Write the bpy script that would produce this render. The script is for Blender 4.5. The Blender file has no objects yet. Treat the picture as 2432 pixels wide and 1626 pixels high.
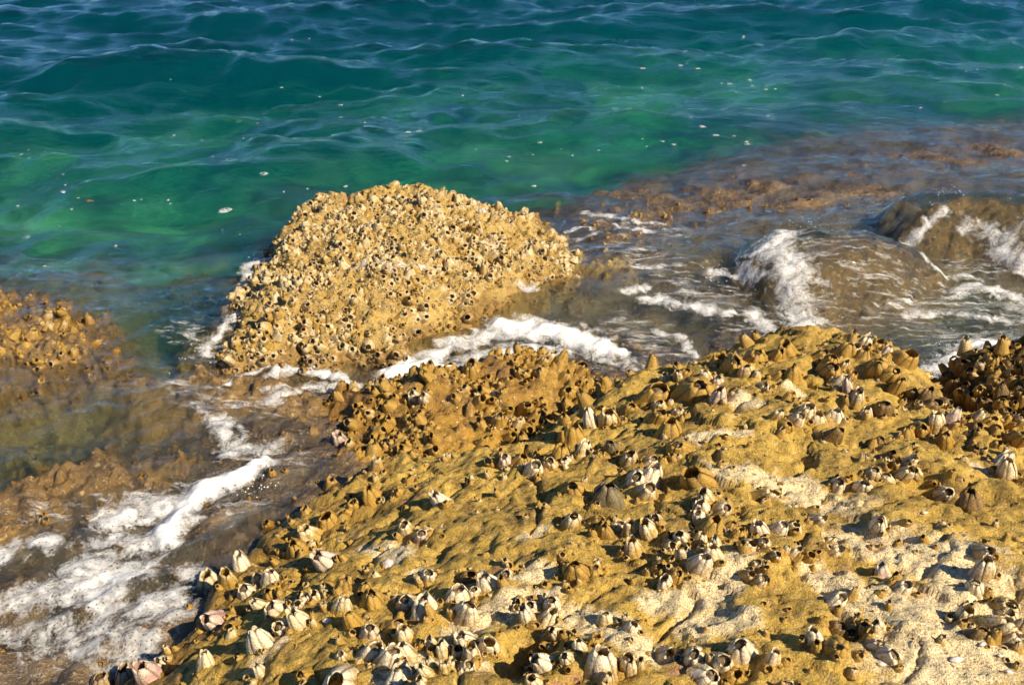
import bpy, math, random
import numpy as np
from mathutils import Vector, Matrix

SC = bpy.context.scene
COL = SC.collection
RAD = math.radians

# ------------------------------------------------------------------ camera
CAM_H, PITCH, LENS = 1.9, 28.0, 35.0
cam_d = bpy.data.cameras.new("camera"); cam = bpy.data.objects.new("camera", cam_d); COL.objects.link(cam)
cam.location = (0, 0, CAM_H); cam.rotation_euler = (RAD(90 - PITCH), 0, 0)
cam_d.lens = LENS; cam_d.sensor_width = 36; cam_d.clip_end = 2000; cam_d.clip_start = 0.05
cam_d.dof.use_dof = True; cam_d.dof.focus_distance = 2.45; cam_d.dof.aperture_fstop = 9.0
SC.camera = cam

# ------------------------------------------------------------------ sky, sun, exposure
SUN_ELEV = 41.0
SUN_DIR = Vector((0.80, -0.60, 0)).normalized()             # towards the sun, on the ground plane
world = bpy.data.worlds.new("World"); SC.world = world; world.use_nodes = True
wn = world.node_tree; wn.nodes.clear()
sky = wn.nodes.new("ShaderNodeTexSky"); sky.sky_type = 'NISHITA'; sky.sun_disc = False
sky.sun_elevation = RAD(SUN_ELEV); sky.sun_rotation = math.atan2(SUN_DIR.x, SUN_DIR.y)
sky.air_density = 1.0; sky.dust_density = 0.3; sky.ozone_density = 4.0
bg = wn.nodes.new("ShaderNodeBackground"); bg.inputs[1].default_value = 0.056
wo = wn.nodes.new("ShaderNodeOutputWorld")
tint = wn.nodes.new("ShaderNodeMix"); tint.data_type = 'RGBA'; tint.blend_type = 'MULTIPLY'; tint.inputs[0].default_value = 1.0
tint.inputs[7].default_value = (0.56, 0.86, 1.16, 1)                 # the film's cold rendering of a clear sky, the same all round
wn.links.new(sky.outputs[0], tint.inputs[6]); wn.links.new(tint.outputs[2], bg.inputs[0]); wn.links.new(bg.outputs[0], wo.inputs[0])
sun_d = bpy.data.lights.new("sun", 'SUN'); sun_d.energy = 5.0; sun_d.angle = RAD(0.5); sun_d.color = (1.0, 0.87, 0.66)
sun = bpy.data.objects.new("sun", sun_d); COL.objects.link(sun)
sv = (SUN_DIR * math.cos(RAD(SUN_ELEV)) + Vector((0, 0, math.sin(RAD(SUN_ELEV)))))
sun.rotation_euler = sv.to_track_quat('Z', 'Y').to_euler()
sun.location = sv * 20
vs = SC.view_settings; vs.view_transform = 'Standard'; vs.look = 'None'; vs.exposure = 0.72; vs.gamma = 1.0; vs.use_curve_mapping = False
SC.cycles.use_denoising = True
SC.cycles.max_bounces = 8; SC.cycles.transparent_max_bounces = 24; SC.cycles.volume_bounces = 2
SC.cycles.use_adaptive_sampling = True; SC.cycles.adaptive_threshold = 0.02
SC.cycles.sample_clamp_indirect = 4.0

# ------------------------------------------------------------------ numpy noise
_rng = np.random.default_rng(7)
_perm = np.concatenate([_rng.permutation(256)] * 3).astype(np.int64)
_ga = _rng.uniform(0, 2 * np.pi, 256); _gx, _gy = np.cos(_ga), np.sin(_ga)
def noise(x, y, s=0):
    x = np.asarray(x, float) + s * 17.31; y = np.asarray(y, float) - s * 9.77
    xi = np.floor(x).astype(np.int64); yi = np.floor(y).astype(np.int64)
    fx, fy = x - xi, y - yi
    xi &= 255; yi &= 255
    u = fx * fx * fx * (fx * (fx * 6 - 15) + 10); v = fy * fy * fy * (fy * (fy * 6 - 15) + 10)
    def g(a, b, dx, dy):
        h = _perm[_perm[a & 255] + (b & 255)]
        return _gx[h] * dx + _gy[h] * dy
    n00, n10 = g(xi, yi, fx, fy), g(xi + 1, yi, fx - 1, fy)
    n01, n11 = g(xi, yi + 1, fx, fy - 1), g(xi + 1, yi + 1, fx - 1, fy - 1)
    a = n00 + u * (n10 - n00); b = n01 + u * (n11 - n01)
    return (a + v * (b - a)) * 1.5
def fbm(x, y, o=4, s=0, gain=0.5):
    r = 0; a = 1.0; t = 0
    for i in range(o):
        r = r + a * noise(x, y, s + i * 3); t += a; a *= gain; x = x * 2.03; y = y * 2.03
    return r / t
def cells(x, y, s=0):
    """distance to the nearest jittered cell point (0..~1) and that cell's random value"""
    x = np.asarray(x, float); y = np.asarray(y, float)
    xi = np.floor(x).astype(np.int64); yi = np.floor(y).astype(np.int64)
    best = np.full(x.shape, 9.0); val = np.zeros(x.shape)
    for dx in (-1, 0, 1):
        for dy in (-1, 0, 1):
            h = _perm[_perm[(xi + dx + s * 13) & 255] + ((yi + dy) & 255)]
            px = xi + dx + (h % 16) / 15.0 * 0.8 + 0.1; py = yi + dy + (h // 16) / 15.0 * 0.8 + 0.1
            d = (px - x) ** 2 + (py - y) ** 2
            m = d < best; best = np.where(m, d, best); val = np.where(m, _perm[h] / 255.0, val)
    return np.sqrt(best), val
def sstep(a, b, x):
    t = np.clip((x - a) / (b - a), 0, 1); return t * t * (3 - 2 * t)

# ------------------------------------------------------------------ from a photo pixel (2432 x 1626) to a point at height z
FPX = 2432 * LENS / 36.0
_cp, _sp = math.cos(RAD(PITCH)), math.sin(RAD(PITCH))
def ray(px, py):
    a, b = (px - 1216) / FPX, (813 - py) / FPX
    return np.array([a, _cp + b * _sp, -_sp + b * _cp])
def P(px, py, z):
    d = ray(px, py); t = (z - CAM_H) / d[2]
    return d[0] * t, d[1] * t
def PTS(lst):
    return np.array([(*P(px, py, z), z) for px, py, z in lst])

class RBF:
    """thin-plate surface through a few surveyed points"""
    def __init__(self, pts, reg=0.004):
        self.p = pts[:, :2]; n = len(pts)
        K = self.k(np.linalg.norm(self.p[:, None] - self.p[None], axis=2)) + np.eye(n) * reg
        Q = np.hstack([np.ones((n, 1)), self.p])
        A = np.block([[K, Q], [Q.T, np.zeros((3, 3))]])
        self.w = np.linalg.solve(A, np.concatenate([pts[:, 2], np.zeros(3)]))
    @staticmethod
    def k(r):
        return np.where(r > 1e-9, r * r * np.log(np.maximum(r, 1e-9)), 0.0)
    def __call__(self, x, y):
        sh = np.shape(x); X = np.stack([np.ravel(x), np.ravel(y)], 1)
        out = self.w[-3] + X @ self.w[-2:]
        for i, q in enumerate(self.p):
            out = out + self.w[i] * self.k(np.hypot(X[:, 0] - q[0], X[:, 1] - q[1]))
        return out.reshape(sh)

def poly_sdf(poly, x, y):
    sh = np.shape(x); x = np.ravel(x); y = np.ravel(y)
    d = np.full(x.shape, 1e9); ins = np.zeros(x.shape, bool)
    n = len(poly)
    for i in range(n):
        ax, ay = poly[i]; bx, by = poly[(i + 1) % n]
        ex, ey = bx - ax, by - ay
        t = np.clip(((x - ax) * ex + (y - ay) * ey) / (ex * ex + ey * ey + 1e-12), 0, 1)
        d = np.minimum(d, np.hypot(x - ax - t * ex, y - ay - t * ey))
        c = (ay > y) != (by > y)
        ins ^= c & (x < (bx - ax) * (y - ay) / (by - ay + 1e-15) + ax)
    return np.where(ins, -d, d).reshape(sh)
def stroke_d(pts, x, y):
    """distance to a polyline of (x, y, r), in units of its radius"""
    d = np.full(np.shape(x), 1e9)
    for i in range(max(1, len(pts) - 1)):
        ax, ay, ar = pts[i]; bx, by, br = pts[min(i + 1, len(pts) - 1)]
        ex, ey = bx - ax, by - ay
        t = np.clip(((x - ax) * ex + (y - ay) * ey) / (ex * ex + ey * ey + 1e-12), 0, 1)
        d = np.minimum(d, np.hypot(x - ax - t * ex, y - ay - t * ey) / (ar + (br - ar) * t))
    return d

# ------------------------------------------------------------------ the rocks' shapes (survey points: photo pixel and height)
class Rock:
    def __init__(self, poly, top, extra=(), k=1.6, r=0.05, e=0.07, rough=1.0, seed=0, lump=0.0, jag=0.035, step=0.8):
        self.poly = [P(*q) for q in poly] + list(extra)
        self.pits = []; self.step = step
        self.top = RBF(PTS(top)); self.k, self.r, self.e = k, r, e; self.rough, self.seed, self.lump, self.jag = rough, seed, lump, jag
        a = np.array(self.poly); self.bb = (a[:, 0].min(), a[:, 0].max(), a[:, 1].min(), a[:, 1].max())
        self.zlim = (min(q[2] for q in top) - 0.1, max(q[2] for q in top) + 0.08)
    def h(self, x, y, detail=True, smooth=False):
        s = poly_sdf(self.poly, x, y) + self.r
        if not smooth:
            s = s + self.jag * fbm(x * 5, y * 5, 3, self.seed + 1)
        z = np.clip(self.top(x, y), *self.zlim)
        sp = np.maximum(s, 0); z = z - self.k * (np.sqrt(sp * sp + self.e ** 2) - self.e)
        if not smooth:
            q = self.rough
            z = z + q * (0.030 * fbm(x * 3.1, y * 3.1, 3, self.seed + 5) + 0.016 * fbm(x * 11, y * 11, 3, self.seed + 9))
            if True:
                d, v = cells(x * 17, y * 17, self.seed); z = z + self.lump * np.maximum(0, 0.6 - d) * (0.3 + v)
            d, v = cells(x * 41, y * 41, self.seed + 3); z = z + (0.010 + 0.45 * self.lump) * np.maximum(0, 0.55 - d) * (v - .15) * (0.35 + sstep(-.2, .35, fbm(x * 4, y * 4, 2, self.seed + 17)))
            wx = x + .05 * fbm(x * 6, y * 6, 3, self.seed + 40); wy = y + .05 * fbm(x * 6, y * 6, 3, self.seed + 44)
            z = z + 0.026 * self.step * (cells(wx * 4.2, wy * 5.0, self.seed + 5)[1] - .5) + 0.012 * self.step * (cells(wx * 11, wy * 12, self.seed + 8)[1] - .5)
            cr = np.abs(noise(wx * 3.4, wy * 4.2, self.seed + 50)); z = z - 0.022 * self.step * np.exp(-(cr / .035) ** 2)
            for cx, cy, rr, dp in self.pits:
                z = z - dp * np.exp(-(((x - cx) ** 2 + (y - cy) ** 2) / rr ** 2) ** 1.5)
            if detail:
                z = z + q * (0.0085 * fbm(x * 36, y * 36, 3, self.seed + 13, 0.65) - 0.006 * np.maximum(0, noise(x * 30, y * 30, self.seed + 21) - 0.42))
        return z

SLAB = Rock([(100, 1720, .03), (420, 1545, .06), (500, 1440, .07), (560, 1340, .07), (640, 1270, .07), (730, 1200, .08), (800, 1120, .1), (920, 1085, .13),
             (1050, 1075, .16), (1200, 1050, .2), (1290, 1000, .24), (1400, 945, .26), (1480, 893, .28), (1600, 845, .3), (1700, 818, .3),
             (1800, 783, .33), (1930, 768, .33), (2060, 783, .33), (2130, 848, .34), (2190, 925, .35), (2240, 978, .36), (2340, 1005, .38), (2520, 1010, .4)],
            [(1216, 1626, .50), (2432, 1626, .57), (700, 1626, .34), (400, 1626, .12), (1000, 1400, .35), (1500, 1400, .46), (2000, 1400, .51), (2400, 1350, .53),
             (750, 1400, .24), (600, 1380, .11), (1100, 1200, .27), (1500, 1150, .39), (2000, 1100, .44), (2400, 1100, .45), (800, 1210, .13), (950, 1130, .16),
             (1250, 1080, .23), (1400, 1000, .28), (1600, 900, .32), (1800, 850, .36), (2000, 830, .38), (2150, 950, .39), (2300, 1040, .41),
             (1480, 905, .27), (1700, 830, .30), (1900, 778, .33), (2070, 800, .33), (1216, 2200, .52), (2432, 2300, .6), (400, 2200, .3)],
            extra=[(2.4, 2.35), (2.4, -0.7), (-0.75, -0.7), (-0.95, 1.2)], k=1.2, e=0.11, seed=1, rough=1.35, jag=0.08)
LUMP = Rock([(800, 930, .05), (880, 890, .12), (960, 862, .17), (1050, 850, .19), (1130, 838, .2), (1210, 815, .2), (1310, 812, .22), (1385, 850, .22), (1415, 905, .2),
             (1375, 960, .15), (1290, 1005, .12), (1200, 1045, .1), (1100, 1090, .08), (900, 1110, .05), (780, 1090, .02), (760, 1020, .02)],
            [(1000, 900, .11), (1200, 860, .145), (1330, 845, .155), (1300, 930, .12), (1100, 970, .10), (950, 1000, .07), (850, 1050, .03), (1200, 1010, .08), (900, 930, .07), (800, 980, .02), (1000, 1080, .06)],
            k=1.0, r=0.06, e=0.10, seed=2, lump=0.035, rough=1.6, jag=0.08)
MOUND = Rock([(545, 880, 0), (535, 800, 0), (590, 730, 0.015), (635, 655, 0.037), (690, 575, 0.074), (715, 520, 0.111), (800, 475, 0.163), (900, 452, 0.200), (1000, 443, 0.207),
              (1100, 458, 0.185), (1200, 482, 0.133), (1280, 500, 0.089), (1300, 545, 0.074), (1345, 595, 0.059), (1470, 605, 0.02), (1520, 655, 0.01), (1300, 685, 0), (1210, 715, 0),
              (1120, 742, 0), (1000, 805, 0), (900, 845, 0), (750, 850, 0), (640, 865, 0)],
             [(1000, 470, 0.222), (900, 500, 0.222), (800, 540, 0.192), (1000, 580, 0.222), (1150, 560, 0.165), (1250, 620, 0.10), (850, 650, 0.178), (1000, 700, 0.148), (1100, 700, 0.096),
              (700, 720, 0.111), (620, 800, 0.052), (800, 800, 0.081), (950, 780, 0.067), (1280, 660, 0.055), (700, 600, 0.126), (1230, 510, 0.075), (1370, 655, 0.035), (1440, 635, 0.028), (1490, 640, 0.01)],
             k=1.1, r=0.10, e=0.12, seed=3, lump=0.03, rough=2.3, jag=0.13, step=1.7)
WASH1 = Rock([(1790, 610, .1), (1850, 560, .15), (1950, 535, .2), (2080, 540, .2), (2180, 590, .1), (2230, 650, .03), (2150, 720, 0), (2020, 770, -.02), (1900, 760, -.02), (1820, 690, 0)],
             [(1950, 575, .14), (2050, 600, .13), (1950, 660, .08), (2100, 660, .05), (1980, 720, .01), (1850, 620, .09), (2150, 620, .06)], k=1.0, seed=4, rough=1.1, lump=0.02, jag=.09)
WASH2 = Rock([(2150, 545, .06), (2200, 495, .12), (2330, 475, .18), (2520, 500, .2), (2560, 600, .1), (2432, 620, .05), (2320, 590, .04), (2200, 570, .04)],
             [(2300, 515, .12), (2430, 540, .13), (2250, 545, .07), (2400, 590, .04)], k=1.0, seed=5, rough=1.1, lump=0.02, jag=.09)
DARK = Rock([(2250, 905, .24), (2280, 850, .27), (2380, 832, .3), (2520, 850, .32), (2560, 1030, .3), (2432, 1015, .3), (2340, 1000, .28), (2265, 965, .24)],
            [(2350, 880, .31), (2450, 890, .34), (2350, 955, .29), (2290, 920, .26)], k=2.2, seed=6, lump=0.06, rough=1.6)
LEFT1 = Rock([(-220, 670, 0), (60, 685, .04), (160, 690, .03), (230, 780, 0), (300, 850, -.02), (260, 930, -.02), (60, 960, 0), (-220, 970, 0)],
             [(0, 720, .015), (120, 740, .0), (120, 850, .005), (0, 900, -.005), (-100, 800, .02), (220, 870, -.02)], k=1.3, seed=7, lump=0.05, rough=1.6, jag=0.12)
LEFT2 = Rock([(-160, 1220, 0), (90, 1135, .01), (240, 1075, .03), (390, 1090, .03), (430, 1140, 0), (310, 1210, 0), (100, 1290, 0), (-160, 1310, 0)],
             [(250, 1085, .03), (150, 1160, .005), (330, 1120, .012), (0, 1230, -.005), (60, 1160, .01)], k=1.3, seed=8, lump=0.04, rough=1.3, jag=0.12)
LEFT3 = Rock([(300, 900, 0), (480, 880, 0), (640, 900, 0), (760, 950, 0), (740, 1020, 0), (600, 1040, 0), (420, 1010, 0), (300, 980, 0)],
             [(420, 930, -.02), (560, 920, .0), (640, 960, -.01), (480, 980, -.02), (700, 980, .0)], k=1.0, seed=9, lump=0.04, rough=1.2, jag=0.10)
SLAB.pits = [(*P(px, py, z), r, d) for px, py, z, r, d in [(1265, 1535, .46, .045, .10), (1225, 1590, .47, .05, .08), (2425, 1035, .40, .05, .09), (2190, 1165, .44, .045, .05), (2240, 1190, .44, .04, .04), (2010, 1500, .52, .035, .035), (1245, 1030, .2, .06, .06), (1640, 1330, .46, .04, .02), (1330, 1000, .26, .05, .05), (2030, 1050, .43, .05, .03)]]
ROCKS = [SLAB, LUMP, MOUND, WASH1, WASH2, DARK, LEFT1, LEFT2, LEFT3]

# shelf of bedrock just under the water and the deep floor beyond it
SHELF = [P(px, py, -.1) for px, py in [(-700, 640), (0, 640), (180, 612), (400, 600), (560, 585), (700, 520), (900, 475), (1200, 475), (1420, 468), (1560, 432), (1700, 390), (1850, 342), (2100, 315), (2432, 300), (3200, 280)]] + [(6, 1), (3, -3), (-3, -3), (-5, 1)]
BED = RBF(PTS([(-300, 900, -.15), (100, 660, -.2), (250, 650, -.10), (380, 720, -.42), (380, 850, -.5), (450, 650, -.2), (230, 1000, -.6), (120, 1030, -.6), (300, 965, -.5), (30, 1040, -.5), (560, 950, -.02), (700, 1000, -.01), (450, 1080, -.05),
               (100, 1500, -.03), (300, 1350, -.03), (0, 1330, -.05), (250, 1600, -.03), (600, 1180, -.01), (470, 1400, .0), (420, 1500, .0), (520, 1300, -.01), (660, 1120, .0), (500, 820, -.25), (700, 900, -.06), (1100, 850, -.10), (1450, 800, -.10), (1500, 880, -.02),
               (1650, 800, -.08), (1500, 620, .012), (1400, 560, .008), (1650, 650, -.025), (1420, 640, .015), (1560, 560, .0), (1750, 740, -.06), (1350, 500, -.05), (1500, 470, -.06), (1600, 500, -.01), (1800, 430, -.035), (1950, 480, -.015), (2100, 380, -.04),
               (2300, 420, -.025), (2400, 340, -.05), (2200, 700, -.16), (2350, 760, -.18), (2150, 860, -.12), (2350, 660, -.12), (1200, 560, -.2), (800, 700, -.3)]), reg=0.02)
def bed_h(x, y, detail=True):
    s = poly_sdf(SHELF, x, y) + 0.16 * fbm(x * 1.6, y * 1.6, 3, 31)
    z = np.clip(BED(x, y), -.6, 0.03) + 0.06 * fbm(x * 4.5, y * 4.5, 4, 33)
    d, v = cells(x * 14, y * 14, 3); z = z + 0.045 * np.maximum(0, 0.62 - d) * v
    if detail: z = z + 0.02 * fbm(x * 22, y * 22, 3, 35)
    sp = np.maximum(s, 0)
    deep = -0.50 - 0.13 * np.minimum(sp, 3.5) - 0.36 * np.clip(sp - 3.5, 0, 9) + 0.28 * fbm(x * 0.7, y * 0.7, 4, 41)
    t = sstep(-0.05, 0.9 + 0.3 * sstep(0.3, 1.5, x), s)
    return z * (1 - t) + deep * t

# ------------------------------------------------------------------ water level
_r = random.Random(11)
WAVES = []
for i in range(54):
    lam = 0.22 * (2.6 / 0.22) ** (_r.random() ** 1.1)
    th = RAD(-90 + _r.gauss(6, 30))
    WAVES.append((2 * math.pi / lam, math.cos(th), math.sin(th), _r.random() * 6.283, 0.0140 * lam ** 1.08))
def shelf_mask(x, y):
    return sstep(0.25, -0.45, poly_sdf(SHELF, x, y))
def waves(x, y):
    wx = x + 0.10 * fbm(x * 1.3, y * 1.3, 2, 51); wy = y + 0.14 * fbm(x * 1.3, y * 1.3, 2, 57)
    z = 0
    gust = 0.75 + 0.5 * fbm(x * 0.25, y * 0.35, 2, 61)
    for k, cx, cy, ph, a in WAVES:
        s = np.sin(k * (wx * cx + wy * cy) + ph)
        z = z + a * (s + 0.35 * (s * s - 0.5))
    far = sstep(60, 25, y)
    return z * gust * (0.25 + 0.75 * far)
def ripples(x, y):
    u = x * 0.9 + y * 0.45; v = -x * 0.45 + y * 0.9
    u = u + 0.10 * fbm(x * 3, y * 3, 2, 71); v = v + 0.10 * fbm(x * 3, y * 3, 2, 73)
    return 0.007 * fbm(u * 3.0, v * 8.0, 3, 75) + 0.0045 * fbm(u * 9, v * 26, 3, 77)
def water_h(x, y):
    m = shelf_mask(x, y)
    z = waves(x, y) * (1 - 0.66 * m) + ripples(x, y) * m * 3.0
    for R in (WASH1, WASH2):
        film = R.h(x, y, smooth=True) + 0.050 + 2.2 * ripples(x * 1.6, y * 1.6) + .03 * fbm(x * 3.1, y * 3.1, 3, R.seed + 5)
        t = sstep(-0.05, 0.03, film - z); z = z + (np.maximum(film, z) - z) * t
    # a green swell standing up behind the mound, and a surge running in at the foot of the right-hand boulder
    gx, gy = P(1290, 462, 0.02)
    z = z + 0.075 * np.exp(-((x - gx) / 0.42) ** 2 - ((y - gy) / 0.16) ** 2)
    return z

# ------------------------------------------------------------------ materials
class NT:
    def __init__(self, name):
        self.m = bpy.data.materials.new(name); self.m.use_nodes = True
        self.t = self.m.node_tree; self.t.nodes.clear(); self.out = self.t.nodes.new("ShaderNodeOutputMaterial")
    def n(self, kind, ins=None, **kw):
        o = self.t.nodes.new("ShaderNode" + kind)
        for k, v in kw.items(): setattr(o, k, v)
        for k, v in (ins or {}).items(): self.put(o.inputs[k], v)
        return o
    def put(self, sock, v):
        if isinstance(v, bpy.types.NodeSocket): self.t.links.new(v, sock)
        elif isinstance(v, bpy.types.Node): self.t.links.new(v.outputs[0], sock)
        else: sock.default_value = v
    def pos(self): return self.n("NewGeometry").outputs["Position"]
    def obj(self): return self.n("TexCoord").outputs["Object"]
    def noise(self, vec, scale, detail=4, rough=0.55, dist=0.0):
        return self.n("TexNoise", {"Vector": vec, "Scale": scale, "Detail": detail, "Roughness": rough, "Distortion": dist}).outputs[0]
    def ramp(self, fac, *stops):
        r = self.n("ValToRGB", {0: fac}); e = r.color_ramp.elements
        while len(e) < len(stops): e.new(0.5)
        for i, (p, c) in enumerate(stops):
            e[i].position = p; e[i].color = (*c, 1) if isinstance(c, tuple) else (c, c, c, 1)
        return r.outputs[0]
    def mix(self, f, a, b, mode='MIX'):
        o = self.n("Mix", data_type='RGBA', blend_type=mode)
        for s, v in ((o.inputs["Factor"], f), (o.inputs[6], a), (o.inputs[7], b)):
            self.put(s, (*v, 1) if isinstance(v, tuple) and len(v) == 3 else v)
        return o.outputs[2]
    def math(self, op, a, b=0.5, clamp=False):
        o = self.n("Math", operation=op, use_clamp=clamp); self.put(o.inputs[0], a); self.put(o.inputs[1], b); return o.outputs[0]
    def attr(self, name): return self.n("Attribute", attribute_name=name).outputs["Fac"]
    def bump(self, h, strength=0.5, dist=0.01, normal=None):
        b = self.n("Bump", {"Height": h, "Strength": strength, "Distance": dist})
        if normal is not None: self.put(b.inputs["Normal"], normal)
        return b.outputs[0]
    def map(self, vec, scale=(1, 1, 1), rot=(0, 0, 0), loc=(0, 0, 0)):
        return self.n("Mapping", {"Vector": vec, "Scale": scale, "Rotation": rot, "Location": loc}).outputs[0]
    def done(self, bsdf): self.put(self.out.inputs[0], bsdf.outputs[0]); return self.m

GOLD, OLIVE, BROWN, CREAM, GRIT = (.56, .365, .075), (.38, .245, .05), (.20, .12, .03), (.80, .64, .37), (.58, .47, .29)
def rock_material(name, gold=GOLD, olive=OLIVE, brown=BROWN, cream_amt=0.5, wet=0.0, tide=-9.0):
    g = NT(name); p = g.pos()
    big = g.noise(p, 3.2, 4, 0.6); mid = g.noise(p, 13, 5, 0.62, 0.4); fine = g.noise(p, 70, 4, 0.65); grain = g.noise(p, 260, 3, 0.7)
    c = g.mix(g.ramp(big, (.38, 0.0), (.62, 1.0)), gold, olive)
    c = g.mix(g.ramp(mid, (.50, 0.0), (.66, 0.9)), c, brown)
    # pale crust: where the 'pale' survey says so, broken up by noise
    pale = g.attr("pale")
    pm = g.math('ADD', pale, g.math('ADD', g.math('MULTIPLY', g.math('SUBTRACT', mid, 0.5), 1.9), g.math('MULTIPLY', g.math('SUBTRACT', fine, 0.5), 0.9)))
    crust = g.mix(g.ramp(grain, (.34, 0.0), (.48, 1.0)), (.40, .29, .14), CREAM)
    crust = g.mix(g.ramp(fine, (.60, 0.0), (.72, 0.75)), crust, (.30, .25, .17))
    crust = g.mix(g.ramp(g.noise(p, 6, 3), (.60, 0.0), (.75, 0.45)), crust, (.55, .34, .22))
    c = g.mix(g.ramp(pm, (.36, 0.0), (.85, 1.0)), c, crust)
    # scattered pale flecks of dead shell
    fl = g.math('MULTIPLY', g.ramp(fine, (.60, 0.0), (.70, 1.0)), g.ramp(g.noise(p, 7, 3), (.46, 0.0), (.62, cream_amt)))
    c = g.mix(fl, c, CREAM)
    # pink coralline stain, dark pits, fine mottling
    c = g.mix(g.ramp(g.noise(g.map(p, loc=(4, 2, 1)), 9, 4, 0.6), (.64, 0.0), (.72, 0.6)), c, (.36, .15, .13))
    c = g.mix(g.ramp(g.n("TexVoronoi", {"Vector": p, "Scale": 34.0}).outputs["Distance"], (.10, 0.75), (.20, 0.0)), c, (.05, .035, .018))
    c = g.mix(g.ramp(g.noise(g.map(p, loc=(1, 7, 3)), 38, 5, 0.7, 0.6), (.54, 0.0), (.66, 0.65)), c, tuple(q * .5 for q in brown))
    c = g.mix(g.ramp(g.noise(g.map(p, loc=(9, 2, 5)), 48, 5, 0.72, 0.6), (.56, 0.0), (.66, 0.55 * cream_amt + .15)), c, (.62, .44, .19))
    c = g.mix(0.65, c, g.ramp(grain, (.28, .30), (.72, 1.7)), 'MULTIPLY')
    zz = g.n("SeparateXYZ", {0: p}).outputs[2]
    soak = g.ramp(g.math('ADD', g.math('MULTIPLY', g.math('SUBTRACT', tide, zz), 9.0), g.math('ADD', g.math('MULTIPLY', g.math('SUBTRACT', big, .5), 2.0), g.math('MULTIPLY', mid, 1.0))), (.35, 0.0), (.75, 1.0))   # splashed wet rock
    c = g.mix(g.math('MULTIPLY', soak, .75), c, (.55, .47, .42), 'MULTIPLY')
    rough = g.math('SUBTRACT', 0.75 - 0.45 * wet, g.math('MULTIPLY', soak, 0.42 - 0.25 * wet))
    h = g.math('ADD', g.math('MULTIPLY', fine, 0.7), g.math('MULTIPLY', grain, 0.45))
    b = g.n("BsdfPrincipled", {"Base Color": c, "Roughness": rough, "Normal": g.bump(h, 1.0, 0.012)})
    b.inputs["Specular IOR Level"].default_value = 0.25 + 0.3 * wet
    return g.done(b)
M_SLAB = rock_material("golden_algae_rock", cream_amt=0.9, tide=.13)
M_LUMP = rock_material("wet_golden_rock", gold=(.42, .235, .028), olive=(.30, .16, .025), brown=(.15, .075, .02), cream_amt=0.9, wet=0.8, tide=.05)
M_MOUND = rock_material("barnacled_rock", gold=(.50, .34, .10), olive=(.42, .28, .08), brown=(.20, .12, .04), cream_amt=0.9, wet=0.3, tide=.045)
M_DARK = rock_material("dark_algae_rock", gold=(.20, .115, .018), olive=(.12, .07, .014), brown=(.05, .03, .01), cream_amt=0.2)
M_WASH = rock_material("brown_wet_rock", gold=(.27, .155, .04), olive=(.16, .095, .032), brown=(.055, .034, .018), cream_amt=0.8, wet=0.95)

def seabed_material():
    g = NT("seabed"); p = g.pos()
    z = g.n("SeparateXYZ", {0: p}).outputs[2]
    mid = g.noise(p, 11, 5, 0.65, 0.4); fine = g.noise(p, 55, 4, 0.65)
    sh = g.mix(g.ramp(mid, (.36, 0.0), (.62, 1.0)), (.20, .125, .055), (.04, .029, .018))
    sh = g.mix(g.ramp(fine, (.58, 0.0), (.70, 0.8)), sh, (.42, .31, .16))
    sh = g.mix(g.ramp(g.noise(p, 5, 3), (.50, 0.0), (.66, 0.7)), sh, (.16, .12, .075))
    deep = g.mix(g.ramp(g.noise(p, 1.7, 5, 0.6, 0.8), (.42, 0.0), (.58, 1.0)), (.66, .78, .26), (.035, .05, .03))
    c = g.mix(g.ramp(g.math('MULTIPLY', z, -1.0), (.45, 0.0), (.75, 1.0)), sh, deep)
    b = g.n("BsdfPrincipled", {"Base Color": c, "Roughness": 0.32, "Normal": g.bump(g.math('ADD', mid, fine), 1.0, 0.014)})
    return g.done(b)

def water_material():
    g = NT("sea_water"); p = g.pos()
    a = g.noise(g.map(p, (5, 13, 1), (0, 0, RAD(-14))), 1.0, 4, 0.6, 0.6)
    a2 = g.noise(g.map(p, (17, 48, 1), (0, 0, RAD(20))), 1.0, 3, 0.6, 0.8)
    a3 = g.noise(g.map(p, (2.4, 6.5, 1), (0, 0, RAD(-4))), 1.0, 3, 0.55, 0.5)
    h = g.math('ADD', g.math('ADD', a, g.math('MULTIPLY', a2, 0.28)), g.math('MULTIPLY', a3, 1.2))
    nrm = g.bump(h, 1.0, 0.013)
    dot = g.n("VectorMath", {0: nrm, 1: g.n("NewGeometry").outputs["Incoming"]}, operation='DOT_PRODUCT').outputs["Value"]
    fr = g.math('ADD', g.math('MULTIPLY', g.math('POWER', g.math('SUBTRACT', 1.0, g.math('ABSOLUTE', dot), True), 5.0), 0.98), 0.02, True)   # Schlick, the same from above and below
    gl = g.n("BsdfGlossy", {"Color": (1, 1, 1, 1), "Roughness": 0.03, "Normal": nrm})
    tr = g.n("MixShader", {0: 0.5, 1: g.n("BsdfTransparent", {"Color": (.97, 1, 1, 1)}), 2: g.n("BsdfRefraction", {"IOR": 1.33, "Roughness": 0.02, "Normal": nrm})})
    m = g.n("MixShader", {0: fr, 1: tr, 2: gl})
    ab = g.n("VolumeAbsorption", {"Color": (.0, .66, .72, 1), "Density": 1.0})
    scv = g.n("VolumeScatter", {"Color": (.0, .60, .66, 1), "Density": 0.18, "Anisotropy": 0.2})
    add = g.n("AddShader", {0: ab, 1: scv})
    g.put(g.out.inputs[1], add.outputs[0])
    return g.done(m)

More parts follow.
